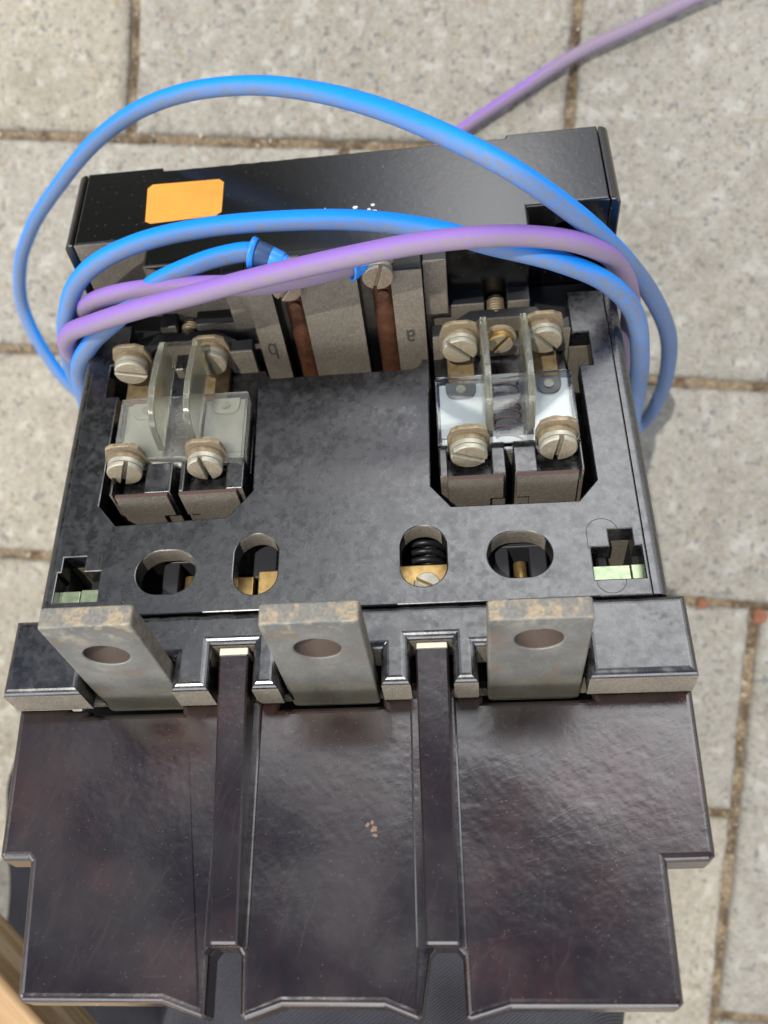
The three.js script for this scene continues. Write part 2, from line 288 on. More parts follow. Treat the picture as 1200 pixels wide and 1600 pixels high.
// ------------------------------------------------------------------ top cap
{
  const P = [[-76.1, 72], [-54, 72], [-54, 61], [53.8, 61], [53.8, 72], [76.1, 72], [76.1, 102.4], [50.2, 102.2], [49.7, 100.8]];
  seed = 5; for (let i = 0; i < 44; i++) P.push([48.6 - i * 2.28, 100.8 + (rnd() - 0.5) * 0.28]);
  P.push([-52, 100.9], [-52.6, 102.3], [-76.1, 102.4]);
  const capGeo = ext(P, -14, 25, 0.7, 3);
  const ev = new Evaluator(); ev.attributes = ['position', 'normal']; ev.useGroups = false;
  const A = new Brush(flat(capGeo)), Bh = new Brush(flat(cylY(64.4, 60, 84, 14.5, 3.4))); A.geometry.deleteAttribute('uv'); Bh.geometry.deleteAttribute('uv'); A.updateMatrixWorld(); Bh.updateMatrixWorld();
  const cut = ev.evaluate(A, Bh, SUBTRACTION).geometry;
  const c2 = cut.index ? cut.toNonIndexed() : cut; c2.setAttribute('uv', new THREE.BufferAttribute(new Float32Array(c2.attributes.position.count * 2), 2));
  const cap = part('top_cap', c2, M.cap, contactor, M.dust, 0.72, (x) => x < 40);
  const end = (s) => { const sh = new THREE.Shape(); sh.moveTo(-14, s * 76.3); sh.lineTo(24.9, s * 76.3); sh.lineTo(24.9, s * 76.8); sh.absarc(22.4, s * 76.8, 2.5, 0, s * Math.PI / 2, s < 0); sh.lineTo(-14, s * 79.3); sh.closePath(); return extY(sh, 72.1, 102.2, 0.5, 2); };
  part('end_cover', end(-1), M.cap); part('end_cover', end(1), M.cap);
  const st = shape([[-55.3, 79], [-53.6, 77.9], [-34.2, 78.8], [-32.6, 80.2], [-32.9, 92.8], [-34.4, 94.3], [-54.8, 94.6], [-56.2, 93]]);
  const sk = part('sticker', ext(st, 25.02, 25.22, 0.05, 1), M.sticker, cap); sk.userData.label = 'blank orange rectangular sticker';
  const blobs = [];
  const blob = (x, y, a, b) => blobs.push(new THREE.SphereGeometry(1, 12, 8).scale(a, b, 0.12).translate(x, y, 25.02));
  blob(6.3, 77.2, 0.75, 0.6); blob(11.3, 77.6, 0.6, 0.5); blob(5.9, 74.6, 1.1, 0.5); blob(10.2, 75.8, 0.5, 0.6); blob(10.6, 74.6, 0.5, 0.7); blob(11.6, 75.2, 0.9, 0.35); blob(12, 74.1, 0.8, 0.45); blob(11.2, 73.2, 1.2, 0.4); blob(5.6, 73.4, 0.5, 0.5);
  for (let i = 0; i < 8; i++) blob(-8 + rnd() * 10, 75 + rnd() * 4, 0.18, 0.18);
  const pm = part('printed_mark', blobs, M.paint, cap); pm.userData.label = 'worn white printed marks';
}
// ------------------------------------------------------------------ coil terminal block with two slots, its rods and screws
{
  const comb = [[-24.2, 50], [-17, 50], [-17, 58.5], [-9.2, 58.5], [-9.2, 50], [6.8, 50], [6.8, 58.5], [15.8, 58.5], [15.8, 50], [24.2, 50], [24.2, 60.9], [-24.2, 60.9]];
  const blk = part('coil_terminal_block', ext(comb, -45, 26.5, 0.6, 3), M.blackPlain, contactor, M.dust);
  part('stepped_ledge', [bx(24.4, 31, 53.6, 60.8, 4, 25.6, 0.5), bx(24.4, 41.2, 55.7, 65, -14, 5, 0.5), bx(47.6, 54, 55.7, 65, -14, 5, 0.5), bx(24.4, 54, 65.2, 72, -14.5, 24, 0.3)], M.blackPlain, contactor, M.dust);
  part('stepped_ledge', [bx(-31, -24.4, 53.6, 60.8, 4, 25.6, 0.5), bx(-43.2, -24.4, 55.7, 65, -14, 5, 0.5), bx(-54, -49, 55.7, 65, -14, 5, 0.5), bx(-54, -24.4, 65.2, 72, -14.5, 24, 0.3)], M.blackPlain, contactor, M.dust);
  for (const x of [44.4, -46.1]) {
    const g = [cylY(x, 54, 66, 0.5, 2.2)]; for (let i = 0; i < 11; i++) g.push(new THREE.TorusGeometry(2.3, 0.32, 6, 22).rotateX(Math.PI / 2).translate(x, 54.4 + i, 0.5));
    part('threaded_bolt', g, M.clamp);
  }
  for (const [x, z, a] of [[-12.4, 21.6, -0.95], [12.6, 23.6, -1.3]]) {
    part('terminal_rod', [cylZ(x + 0.5, 56, -44, z + 4, 3.2), cylY(x + 0.5, 51.8, 55.4, z - 8, 1.5)], M.rod);
    screwHead(x, 48.4, z + 2, 4.15, a, 'coil_screw', contactor, true, M.screw, M.rustDust);
    part('lug', [bx(x - 4, x + 4.4, 52.8, 54.2, z - 4, z + 9, 0.5)], M.clamp, contactor, M.dust);
  }
  const font = await new FontLoader().loadAsync('fonts/droid/droid_sans_regular.typeface.json');
  const letter = (ch, x, z) => {
    const g = new TextGeometry(ch, { font, size: 5, depth: 0.5, curveSegments: 6 }); g.computeBoundingBox(); const b = g.boundingBox; g.translate(-(b.min.x + b.max.x) / 2, -(b.min.y + b.max.y) / 2, -0.25);
    g.scale(0.8, 1.25, 1).rotateZ(Math.PI).rotateX(Math.PI / 2).translate(x, 50, z);
    part('raised_letter', g, M.letter, blk);
  };
  letter('b', -21, -2.2); letter('a', 19.8, 0.2);
}
// ------------------------------------------------------------------ auxiliary contact blocks
function auxiliary(cx, side, spec) {
  const o = holder('auxiliary_block'); o.userData.label = spec.label;
  const x0 = cx - 18.5, x1 = cx + 18.6;
  const loX = spec.lo.map((p) => p[0]);
  const g = [bx(x0, x1, 10, 49, -45, -7, 0.4), bx(x0 + 0.4, x1 - 0.4, 9, 31, -10, -2.2, 0.4)];
  const split = cx - 0.1;
  for (const [a, b, sx] of [[x0 + 0.3, split - 1.1, loX[0]], [split + 1.1, x1, loX[1]]]) {
    const l = Math.max(a + 0.8, sx - 5.7), r = Math.min(b - 0.8, sx + 5.7);
    g.push(bx(a, l, -0.2, 9.4, -45, 2, 0.4), bx(r, b, -0.2, 9.4, -45, 2, 0.4), bx(a + 0.1, b - 0.1, -0.1, 9.2, -45, -3.4, 0.4));
  }
  const rim = [[x0, 46.2], [x0, 50.8], [x0 + 4.6, 50.6], [x0 + 11, 55.2], [x1 - 7.4, 55.1], [x1 - 3.4, 48.6], [x1 + 1.2, 50.6], [x1 + 1.2, 46.2], [x1 - 5, 46.2], [x1 - 9.5, 51.6], [x0 + 14, 51.6], [x0 + 7, 46.2]];
  part('rim', ext(side > 0 ? rim : rim.map(([x, y]) => [2 * cx - x, y]).reverse(), -40, 3, 0.4), M.blackPlain, o, M.dust);
  g.push(bx(cx - 6, cx + 6, 46, 52, -30, -3, 0.4));
  part('block_body', g, M.black, o, M.dust);
  for (const [a, b, s] of [[x0 + 2.2, split - 1.8, 1], [split + 1.4, x1 - 1.6, -1]]) {
    const st = s > 0 ? [[2.2, a], [2.2, b], [-8, b], [-8, b - 3.4], [-44, b - 3.4], [-44, a]] : [[2.2, a], [2.2, b], [-44, b], [-44, a + 3.4], [-8, a + 3.4], [-8, a]];
    part('insulating_sheet', extY(st, -1.5, -0.35, 0.12, 1), M.paxolin, o, M.dust);
  }
  // terminals
  const term = (x, y, z, ang, low, mat) => {
    screwHead(x, y, z, 4.8, ang, 'screw', o, true, mat ?? M.screw);
    const pl = [[7, -4.4], [8.2, -2.4], [8.2, 2.5], [6.8, 4.8], [3.2, 5.6], [-6, 5.6], [-6, 4.4], [-4, 3.6], [-4, -3.6], [-6, -4.4], [-6, -5.5], [3.2, -5.5]].map(([a, b]) => [z + a - 1.6, x + b]);
    part('clamp', [extY(pl, y + 4.6, y + 6, 0.3, 2), cylY(x, y + 3, y + 4.5, z, 5)], M.clamp, o, M.clampDust, 0.8);
    const th = [cylY(x, y + 6, y + (low ? 9.6 : 8), z, 2.4, 20, 2.1)]; if (low) th.push(new THREE.TorusGeometry(2.35, 0.35, 6, 20).rotateX(Math.PI / 2).translate(x, y + 8.6, z), new THREE.TorusGeometry(2.45, 0.35, 6, 20).rotateX(Math.PI / 2).translate(x, y + 7.3, z));
    part('screw_thread', th, M.screw, o);
    if (!low) part('terminal_strip', [bx(x - 3.8, x + 3.8, 32.2, y + 8, -7.2, -5.2, 0.4), bx(x - 5, x + 5, 30.6, 32.6, -7.2, -5.6, 0.3)], M.strap, o, M.metalDust);
  };
  spec.up.forEach(([x, y, a]) => term(x, y, 3, a, false)); spec.lo.forEach(([x, y, a]) => term(x, y, 3, a, true));
  if (spec.mid) { screwHead(spec.mid[0], spec.mid[1], 2, 3.7, spec.mid[2], 'screw', o, true, M.brass); part('washer', cylY(spec.mid[0], spec.mid[1] + 2.4, spec.mid[1] + 3.4, 2, 4.6), M.clamp, o, M.metalDust); }
  // light plates with dark rounded tabs under the cover
  const [qa, qb] = spec.fins.map((f) => f[0]);
  for (const [a, b] of [[spec.cover[0] + 1.4, qa - 1.3], [qb + 1.3, spec.cover[1] - 1.4]]) {
    part('inner_plate', bx(a - 0.6, b + 0.6, 13, 31, -2, -0.6, 0.3), spec.frost ? M.tinDull : M.tin, o);
    const m = (a + b) / 2, w = (b - a) / 2 - 1.4, t = new THREE.Shape(); t.moveTo(m - w, 31); t.lineTo(m - w, 29.4); t.quadraticCurveTo(m - w, 25.6, m - w + 3, 25.6); t.lineTo(m + w - 3, 25.6); t.quadraticCurveTo(m + w, 25.6, m + w, 29.4); t.lineTo(m + w, 31); t.closePath();
    part('tab', ext(t, -0.58, 0.2, 0.15, 1), spec.frost ? M.tinDull : M.tab, o);
    part('rivet', cylZ(m, 28.4, 0.2, 0.7, 1.3), M.screw, o);
  }
  part('inner_plate', bx(spec.cover[0] + 1, spec.cover[1] - 1, spec.cover[2] + (spec.frost ? -1.4 : 0.6), 12.8, -2, -0.6, 0.3), spec.frost ? M.tinDull : M.tin, o);
  // coil spring seen through the clear cover
  const hp = []; for (let i = 0; i <= 120; i++) { const t = i / 120, a = t * 7 * 2 * Math.PI; hp.push([cx + 0.6 + 3.6 * Math.cos(a), 11 + 20 * t, -1.2 + 2.2 * Math.sin(a)]); }
  part('coil_spring', tubeZ(hp, 0.28, 260, 6), M.coil, o);
  // cover
  const cv = new THREE.Shape(); const [c0, c1, d0, d1] = spec.cover;
  cv.moveTo(c0 + 0.8, d0); cv.lineTo(c1 - 0.8, spec.tilt + d0); cv.quadraticCurveTo(c1, spec.tilt + d0, c1, spec.tilt + d0 + 0.8); cv.lineTo(c1, d1 - 0.8); cv.quadraticCurveTo(c1, d1, c1 - 0.8, d1); cv.lineTo(c0 + 0.8, d1); cv.quadraticCurveTo(c0, d1, c0, d1 - 0.8); cv.lineTo(c0, d0 + 0.8); cv.quadraticCurveTo(c0, d0, c0 + 0.8, d0);
  const cover = part('clear_cover', ext(cv, 1.4, 3.2, 0.4, 3), spec.frost ? M.frost : M.clear, o);
  cover.userData.label = spec.frost ? 'hazy clear plastic cover' : 'glossy clear plastic cover';
  part('cover_skirt', bx(c0, c0 + 1.1, d0 + 1, d1 - 0.6, -4, 1.3, 0.3), spec.frost ? M.frost : M.clear, o); part('cover_skirt', bx(c1 - 1.1, c1, d0 + 1 + spec.tilt, d1 - 0.6, -4, 1.3, 0.3), spec.frost ? M.frost : M.clear, o);
  for (const [x, yt] of spec.fins) {
    const f = new THREE.Shape(); f.moveTo(12.4, 3.3); f.lineTo(13.2, 10); f.bezierCurveTo(13.8, 15, 17, 17.2, 24, 17.2); f.bezierCurveTo(31, 17, 38, 15.6, yt - 0.6, 14.2); f.lineTo(yt, 13); f.lineTo(yt - 0.4, 3.3); f.closePath();
    part('barrier_fin', extX(f, x - 0.95, x + 0.95, 0.35, 3), M.fin, o);
  }
  return o;
}
auxiliary(44.5, 1, { label: 'right auxiliary contact block with clean clear cover', up: [[33.5, 40.1, 0.85], [56.8, 41.4, 0.9]], lo: [[34.1, 4.5, 0.45], [57, 5.3, -1.45]], mid: [44.7, 42.5, -0.95], cover: [26.1, 62.9, 8.6, 31.6], tilt: -0.9, fins: [[39.9, 43], [50.7, 43.2]] });
auxiliary(-44.5, -1, { label: 'left auxiliary contact block with hazy cover', up: [[-61.5, 40.5, 0.28], [-38, 41.7, 1.52]], lo: [[-58.8, 5.4, -1.2], [-36.4, 5.4, 1.5]], mid: null, cover: [-62.8, -26, 11.2, 31.4], tilt: -3.4, frost: true, fins: [[-49.1, 42.6], [-39.4, 42.8]] });

// ------------------------------------------------------------------ terminal shroud across the front
{
  const P = [[-82.7, -35.6]];
  const notches = [[-62.8, -40.2, -47.2], [-31.1, -20.6, -44.2], [-14.2, 10.4, -46.8], [17.2, 27.3, -44.6], [33, 58.2, -46.8]];
  const B = -55.7;
  P.push([-82.7, B]);
  for (const [a, b, y] of notches) P.push([a, B], [a, y], [b, y], [b, B]);
  P.push([82.3, B], [82.3, -35.6]);
  seed = 9; for (let i = 1; i < 60; i++) P.push([82.3 - i * 2.75, -35.62 + (rnd() - 0.5) * (Math.abs(82.3 - i * 2.75) < 74 ? 0.34 : 0)]);
  part('terminal_shroud', ext(P, -12, 0.5, 2, 6), M.black, contactor, M.dust, 0.93);
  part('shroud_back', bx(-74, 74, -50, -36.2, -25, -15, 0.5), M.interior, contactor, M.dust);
  for (const [x0, x1, y] of [[-29.4, -22.3, -44.4], [18.8, 26.1, -44.8]]) {
    const p = part('spacer', bx(x0, x1, y - 1.8, y + 0.1, -9, -1.8, 0.3), M.cream); p.userData.label = 'cream spacer with rusty stain';
  }
}
// ------------------------------------------------------------------ busbars
const barTex = (s) => {
  const N = 512, c = document.createElement('canvas'); c.width = c.height = N;
  const g = c.getContext('2d'), im = g.createImageData(N, N);
  for (let j = 0; j < N; j++) for (let i = 0; i < N; i++) {
    const u = i / N, v = j / N, x = (u - 0.5) * 60, z = (0.5 - v) * 80 ;   // mm: x across the bar, z along it
    const n = fbm(u, v, 9, 5, s), f = fbm(u, v, 120, 2, s + 3), r = Math.hypot(x, z - 14.4);
    let k = mix([0.33, 0.325, 0.305], [0.56, 0.555, 0.53], n * 0.8 + f * 0.25);
    k = mix(k, [0.47, 0.4, 0.33], sm(0.55, 0.8, fbm(u, v, 14, 4, s + 9)) * 0.6);
    k = mix(k, [0.4, 0.4, 0.39], sm(1.2, 0.2, Math.abs(r - 8.6 - n * 1.5)) * 0.3);
    k = mix(k, [0.72, 0.68, 0.57], sm(0.48, 0.7, fbm(u, v, 40, 4, s + 13)) * sm(20, 27, z + 6 * n - 3) * 0.45);
    if (z < -6) k = mix(k, [0.5, 0.47, 0.37], 0.5 * f);
    const q = (j * N + i) * 4; for (let w = 0; w < 3; w++) im.data[q + w] = 255 * k[w]; im.data[q + 3] = 255;
  }
  g.putImageData(im, 0, 0);
  const t = new THREE.CanvasTexture(c); t.colorSpace = THREE.SRGBColorSpace; return t;
};
{
  const tip = tex(256, 0.03, (u, v) => { const f = fbm(u, v, 12, 4, 301), n = fbm(u, v, 60, 2, 303); return mix(mix([0.38, 0.38, 0.38], [0.52, 0.5, 0.45], n), [0.66, 0.58, 0.45], sm(0.42, 0.68, f) * (0.15 + 0.85 * n)); });
  const tipM = std({ map: tip, roughness: 0.7, metalness: 0.1 });
  const sideM = std({ map: tex(256, 0.03, (u, v) => mix([0.34, 0.32, 0.28], [0.52, 0.49, 0.43], fbm(u, v, 20, 4, 311))), roughness: 0.75, metalness: 0.25 });
  const boreM = std({ color: new THREE.Color(0.085, 0.062, 0.048), roughness: 0.7, metalness: 0.3 });
  [[-62.2, -40.8, 31, 'left'], [-13.6, 8.5, 28.6, 'middle'], [35.3, 57.5, 26, 'right']].forEach(([a, b, zt, w], i) => {
    const c = (a + b) / 2, hz = [15, 14.5, 15.4][i], z0 = -21.5, s = new THREE.Shape();
    s.moveTo(z0, a + 2); s.quadraticCurveTo(z0, a, z0 + 2, a); s.lineTo(zt - 1.2, a); s.quadraticCurveTo(zt, a, zt, a + 1.2); s.lineTo(zt, b - 1.2); s.quadraticCurveTo(zt, b, zt - 1.2, b); s.lineTo(z0 + 2, b); s.quadraticCurveTo(z0, b, z0, b - 2); s.closePath();
    const h = new THREE.Path(); h.absarc(hz, c, 5.3, 0, Math.PI * 2); s.holes.push(h);
    const face = extY(s, -52.6, -47.6, 0.5, 3);
    const g = flat(face); g.translate(-BASE.x, -BASE.y, -BASE.z); g.scale(0.001, 0.001, 0.001); boxUV(g);
    const p = g.attributes.position, n = g.attributes.normal, uv = g.attributes.uv, sets = [[], [], [], []];
    for (let t = 0; t < p.count; t += 3) {
      let nx = 0, ny = 0, nz = 0, cz = 0, cxx = 0;
      for (let q = 0; q < 3; q++) { nx += n.getX(t + q) / 3; ny += n.getY(t + q) / 3; nz += n.getZ(t + q) / 3; cz += (p.getZ(t + q) * 1000 + BASE.z) / 3; cxx += (p.getX(t + q) * 1000 + BASE.x) / 3; }
      const inHole = Math.hypot(cz - hz, cxx - c) < 5.6 && Math.abs(ny) < 0.5;
      const k = inHole ? 3 : nz > 0.75 ? 1 : Math.abs(nx) > 0.75 ? 2 : 0;
      sets[k].push(t, t + 1, t + 2);
      if (k === 0) for (let q = 0; q < 3; q++) uv.setXY(t + q, 0.5 + (p.getX(t + q) * 1000 + BASE.x - c) / 60, 0.5 + (p.getZ(t + q) * 1000 + BASE.z) / 80);
    }
    g.setIndex(sets.flat()); let at = 0; sets.forEach((q, k) => { g.addGroup(at, q.length, k); at += q.length; });
    const m = new THREE.Mesh(g, [std({ map: barTex(331 + i * 40), roughness: 0.55, metalness: 0.35 }), tipM, sideM, boreM]);
    m.name = numbered('busbar'); m.castShadow = m.receiveShadow = true; m.userData = { label: `${w} flat grey busbar with a bolt hole`, inContactor: true };
    contactor.add(m);
  });
}
// ------------------------------------------------------------------ arc chute cover with two ribs
{
  const s = new THREE.Shape();
  const P = [[-82.4, -55.4], [-69, -55.4], [-69, -55.9], [-64, -55.9], [-64, -57.2], [-40, -57.2], [-40, -55.2], [-20, -55.2], [-15.6, -55.2], [-15.6, -57], [10, -57], [10, -55.2], [33.8, -55.2], [33.8, -56.8], [59.6, -56.8], [59.6, -55.2], [64, -55.4], [82.4, -55]];
  P.push([81.2, -92.6], [79.8, -93.6], [70.9, -93.8], [70, -121], [69, -122]);
  P.push([35.7, -122.2], [27.4, -124.6], [26.4, -124], [26.3, -112.4], [25, -110.9], [20.6, -110.9], [19.4, -112.4], [17.5, -124], [16.6, -124.6], [9.6, -122.1], [-11.8, -122.1], [-19.8, -124.8], [-20.9, -124], [-21.4, -112.6], [-22.6, -110.9], [-27, -110.9], [-28.3, -112.4], [-28.2, -124], [-29, -124.6], [-38, -121.7], [-69.4, -121.7], [-70.4, -120.8], [-72.8, -92.8], [-73.6, -92], [-79.6, -92], [-80.5, -91]);
  const cover = new THREE.Group(); cover.name = 'arc_chute_cover'; cover.userData.inContactor = true; contactor.add(cover);
  const cutTop = -55.2, cutLow = -110.9;
  const left = [...P.slice(0, 7).filter((p) => p[0] < -25), [-25.1, cutTop], [-25.1, cutLow], ...P.filter((p) => p[0] < -25.1 && p[1] < -60)];
  const mid = [[-25, cutTop], ...P.filter((p) => p[0] > -25 && p[0] < 22.4 && p[1] > -60), [22.4, cutTop], [22.4, cutLow], ...P.filter((p) => p[0] > -25 && p[0] < 22.4 && p[1] < -60), [-25, cutLow]];
  const right = [[22.5, cutTop], ...P.filter((p) => p[0] > 22.5 && p[1] > -60), ...P.filter((p) => p[0] > 22.5 && p[1] < -60), [22.5, cutLow]];
  const tidy = (q) => q.filter((p, i) => { const a = q[(i + q.length - 1) % q.length], b = q[(i + 1) % q.length]; return Math.abs((p[0] - a[0]) * (b[1] - a[1]) - (p[1] - a[1]) * (b[0] - a[0])) > 0.02 * Math.hypot(b[0] - a[0], b[1] - a[1]); });
  [left, mid, right].map(tidy).forEach((q) => part('panel', ext(q, -20, -10, 1.7, 5), M.brown, cover));
  const rib = (xt0, xt1, xb0, xb1) => {
    const z = (y) => -0.6 + (y + 46.5) / 65 * 4.6, L = [[-46.4, xt0, xt1], [-80, (xt0 + xb0) / 2, (xt1 + xb1) / 2], [-110.9, xb0, xb1]];
    // a tapered bar lofted along y with bevelled long edges
    const ring = (y, a, b, d = 0) => { const t = z(y) - d, k = 0.45; return [[a - 0.3, y, -10.6], [a, y, t - k], [a + k, y, t], [b - k, y, t], [b, y, t - k], [b + 0.3, y, -10.6]]; };
    const R = [ring(-46.4, xt0 + 0.1, xt1 - 0.1, 0.8), ring(-47, xt0, xt1), ...L.slice(1, 2).map(([y, a, b]) => ring(y, a, b)), ring(-110.4, xb0, xb1), ring(-110.9, xb0, xb1, 0.5)];
    const pos = [];
    const quad = (a, b, c, d) => pos.push(...a, ...b, ...c, ...a, ...c, ...d);
    for (let i = 0; i + 1 < R.length; i++) for (let j = 0; j < 5; j++) quad(R[i][j], R[i + 1][j], R[i + 1][j + 1], R[i][j + 1]);
    for (const [r, fl] of [[R[0], false], [R[R.length - 1], true]]) for (let j = 1; j < 5; j++) pos.push(...(fl ? [...r[0], ...r[j], ...r[j + 1]].flat() : [...r[0], ...r[j + 1], ...r[j]].flat()));
    const G = new THREE.BufferGeometry(); G.setAttribute('position', new THREE.Float32BufferAttribute(pos.flat(), 3)); G.computeVertexNormals(); G.setAttribute('uv', new THREE.Float32BufferAttribute(new Float32Array(pos.length / 3 * 2), 2));
    part('rib', G, M.brown, cover);
    part('rib_foot', [extX([[-56, -10.8], [-111, -10.8], [-111, -9.2], [-56, -9.2]].reverse(), xb0 - 2.4, xb1 + 1.6, 0.5, 2)], M.brown, cover);
  };
  rib(-29.2, -21.9, -27.2, -21.2); rib(18.6, 26.3, 18.9, 25.8);
  const ch = []; seed = 77; for (let i = 0; i < 14; i++) { const r = 0.15 + 0.36 * rnd(); ch.push(new THREE.IcosahedronGeometry(r, 1).rotateZ(rnd() * 6).scale(0.7 + rnd() * 0.8, 0.7 + rnd() * 0.8, 0.12).translate(7.4 + (rnd() - 0.5) * 2.6, -86.4 + (rnd() - 0.5) * 3.6, -10)); }
  const chip = part('chip_mark', ch, std({ color: new THREE.Color(0.2, 0.125, 0.095), roughness: 0.9 }), cover); chip.userData.label = 'small pale chip';
}
// ------------------------------------------------------------------ cables
function cable(name, groups, colors, label, seg) {
  const pts = groups.map((p) => toWorld(p)), curve = new THREE.CatmullRomCurve3(pts, false, 'centripetal');
  const R = 0.00275, N = 26, g = new THREE.TubeGeometry(curve, seg, R, N, false);
  // dust that settled on the side which was uppermost, grain by grain
  const p = g.attributes.position, n = g.attributes.normal, col = new Float32Array(p.count * 3), nn = new THREE.Vector3();
  for (let i = 0; i < p.count; i++) {
    nn.fromBufferAttribute(n, i);
    const at = nn.clone().fromBufferAttribute(p, i).sub(CO).dot(CX) * 1000; nn.fromBufferAttribute(n, i);
    const down = -nn.dot(CY) + 1.1 * sm(66, 100, at) * sm(180, 120, at), row = Math.floor(i / (N + 1)), c1 = vn(row / 9, (i % (N + 1)) / 4, 4096, 64, 401), c2 = vn(row / 120, 0.5, 4096, 8, 402);
    const grain = hash(row, i % (N + 1), 403);
    let k = sm(0.25, 0.95, down + (c1 - 0.5) * 0.05 + (c2 - 0.5) * 0.35); k = Math.min(1, k * (0.55 + 0.5 * grain)) * 0.92;
    const c = mix(mix(colors[0], colors[1], c2), colors[2], k); col.set(c, i * 3);
  }
  g.setAttribute('color', new THREE.BufferAttribute(col, 3));
  const base = new THREE.Group(); base.name = numbered(name); base.position.copy(pts[pts.length - 1]); base.userData = { label, category: 'cable' };
  g.translate(-base.position.x, -base.position.y, -base.position.z);
  const m = new THREE.Mesh(g, phy({ vertexColors: true, roughness: 0.55, specularIntensity: 0.3 })); m.name = numbered('insulation'); m.castShadow = m.receiveShadow = true; base.add(m);
  scene.add(base);
  return base;
}
function sleeve(parent, list, mat) {                 // list of [p, q, r0, r1]: thin-walled sleeve from p to q (local mm)
  list.forEach(([p, q, r0, r1]) => {
    const a = toWorld(p), b = toWorld(q), d = b.clone().sub(a), L = d.length();
    const pr = [[r0 - 0.55, 0.4], [r0 - 0.3, 0], [r0, 0.15], [r0 + 0.05, 0.6], [r1, L * 1000], [r1 - 0.7, L * 1000], [r0 - 0.6, 0.6], [r0 - 0.55, 0.4]].map(([r, y]) => new THREE.Vector2(Math.max(0.05, r) / 1000, y / 1000));
    const m = new THREE.Mesh(new THREE.LatheGeometry(pr, 30), mat); m.name = numbered('sleeve');
    m.quaternion.setFromUnitVectors(new THREE.Vector3(0, 1, 0), d.normalize()); m.position.copy(a).sub(parent.position); m.castShadow = m.receiveShadow = true;
    parent.add(m);
  });
}
{
  const c = [[-11.2, 52.1, 27], [-14.8, 54.6, 29], [-20.7, 56.6, 31], [-30.4, 55.8, 31], [-39.4, 53.5, 30], [-49, 51.5, 27], [-60.7, 49.8, 18], [-75.3, 51.8, 4], [-86, 55.8, -16]];
  const toB = [[-84, 46, -55], [-66, 40, -99], [-30, 38, -107], [30, 36, -107], [68, 36, -100], [84, 42, -66]];
  const b = [[86.4, 47.9, -35], [85.3, 47.2, -14], [82.3, 49.8, 2], [73.6, 49.3, 16], [59.4, 48.2, 27], [43, 49.7, 33], [26.9, 54.5, 36], [8.6, 58.8, 37], [-12.2, 62.2, 36], [-34, 64.4, 34], [-52.5, 63.2, 32], [-66.9, 61.5, 27], [-76.7, 61.3, 18], [-82.1, 59, 8], [-87.1, 60.1, -6], [-91, 62, -30]];
  const toA = [[-84, 56, -66], [-62, 46, -104], [-20, 46, -113], [30, 54, -114], [70, 76, -118], [98, 104, -140]];
  const a = [[110, 110.8, -136.6], [111.7, 102, -106.6], [108.2, 90.1, -72], [102.1, 79.6, -41.9], [92.3, 70.4, -14.2], [79.7, 60.9, 12.6], [64.1, 53.4, 37.5], [47.7, 52.2, 54.6], [32.9, 61.2, 58.9], [17.3, 75.8, 57.2], [-0.2, 92.2, 52.3], [-19.5, 105, 47.6], [-40.3, 113.7, 41.8], [-59.8, 121.8, 31.9], [-82.5, 133.8, 12.9], [-106, 145.5, -12], [-131.4, 157.7, -42.3], [-149.6, 165, -70.8], [-156.7, 163.4, -92.2], [-152, 152.4, -108.2], [-140, 140, -124], [-118, 132, -139]];
  const blue = cable('blue_cable', [...c, ...toB, ...b, ...toA, ...a], [[0.003, 0.19, 0.64], [0.005, 0.22, 0.7], [0.15, 0.152, 0.15]], 'dusty blue cable coiled around the contactor and rising in a wide loop above it', 1700);
  const sl = std({ color: new THREE.Color(0.02, 0.23, 0.74), roughness: 0.4 }), sd = std({ color: new THREE.Color(0.015, 0.05, 0.14), roughness: 0.5 });
  sleeve(blue, [[[-21.4, 56.7, 31], [-19.8, 56.3, 30.7], 4.3, 4.1], [[-16.4, 55.3, 29.7], [-13, 54, 28.6], 3.2, 3], [[-13.4, 54.1, 28.7], [-10.8, 52.6, 27.4], 2.8, 2.5]], sl);
  sleeve(blue, [[[-20, 56.4, 30.8], [-16, 55.2, 29.6], 3.6, 3.3]], sd);
  const p2 = [[13, 54.6, 27], [6.6, 51.4, 28.6], [-5.9, 47.9, 29], [-19.9, 47.2, 28], [-32.6, 49.5, 27], [-45.2, 50.1, 27], [-59.1, 52.3, 24], [-71, 57.6, 16], [-80.3, 63.6, 4], [-86.5, 67.2, -12]];
  const toP1 = [[-84, 60, -55], [-64, 56, -98], [-20, 52, -103], [40, 52, -103], [68, 56, -98], [83, 62, -60]];
  const p1 = [[84.4, 62, -14], [82, 60, 2], [77.4, 58.1, 14], [70.7, 53, 25], [62.4, 49, 33], [50.7, 45.8, 39], [37.9, 42.7, 43], [23.7, 41.1, 44], [9.4, 40, 43], [-5.4, 39.3, 41], [-20.7, 39.1, 38], [-34.9, 38.7, 35], [-50.3, 40.2, 30], [-66.9, 45.8, 20], [-80.4, 53.3, 8], [-87, 60, -8]];
  const toT = [[-85, 66, -56], [-62, 64, -106], [-22, 68, -122], [8, 90, -132]];
  const tail = [[32.4, 227.1, -78.2], [39.8, 231.1, -75], [64.2, 241.8, -67], [92.6, 254.2, -58.5], [120.1, 262.1, -52.7], [144.3, 268.8, -47.2], [173.3, 277.2, -40.1]];
  const purple = cable('purple_cable', [...p2, ...toP1, ...p1, ...toT, ...tail], [[0.2, 0.11, 0.38], [0.25, 0.14, 0.43], [0.22, 0.19, 0.175]], 'dusty purple cable wrapped over the contactor, its free end trailing off across the pavers', 1700);
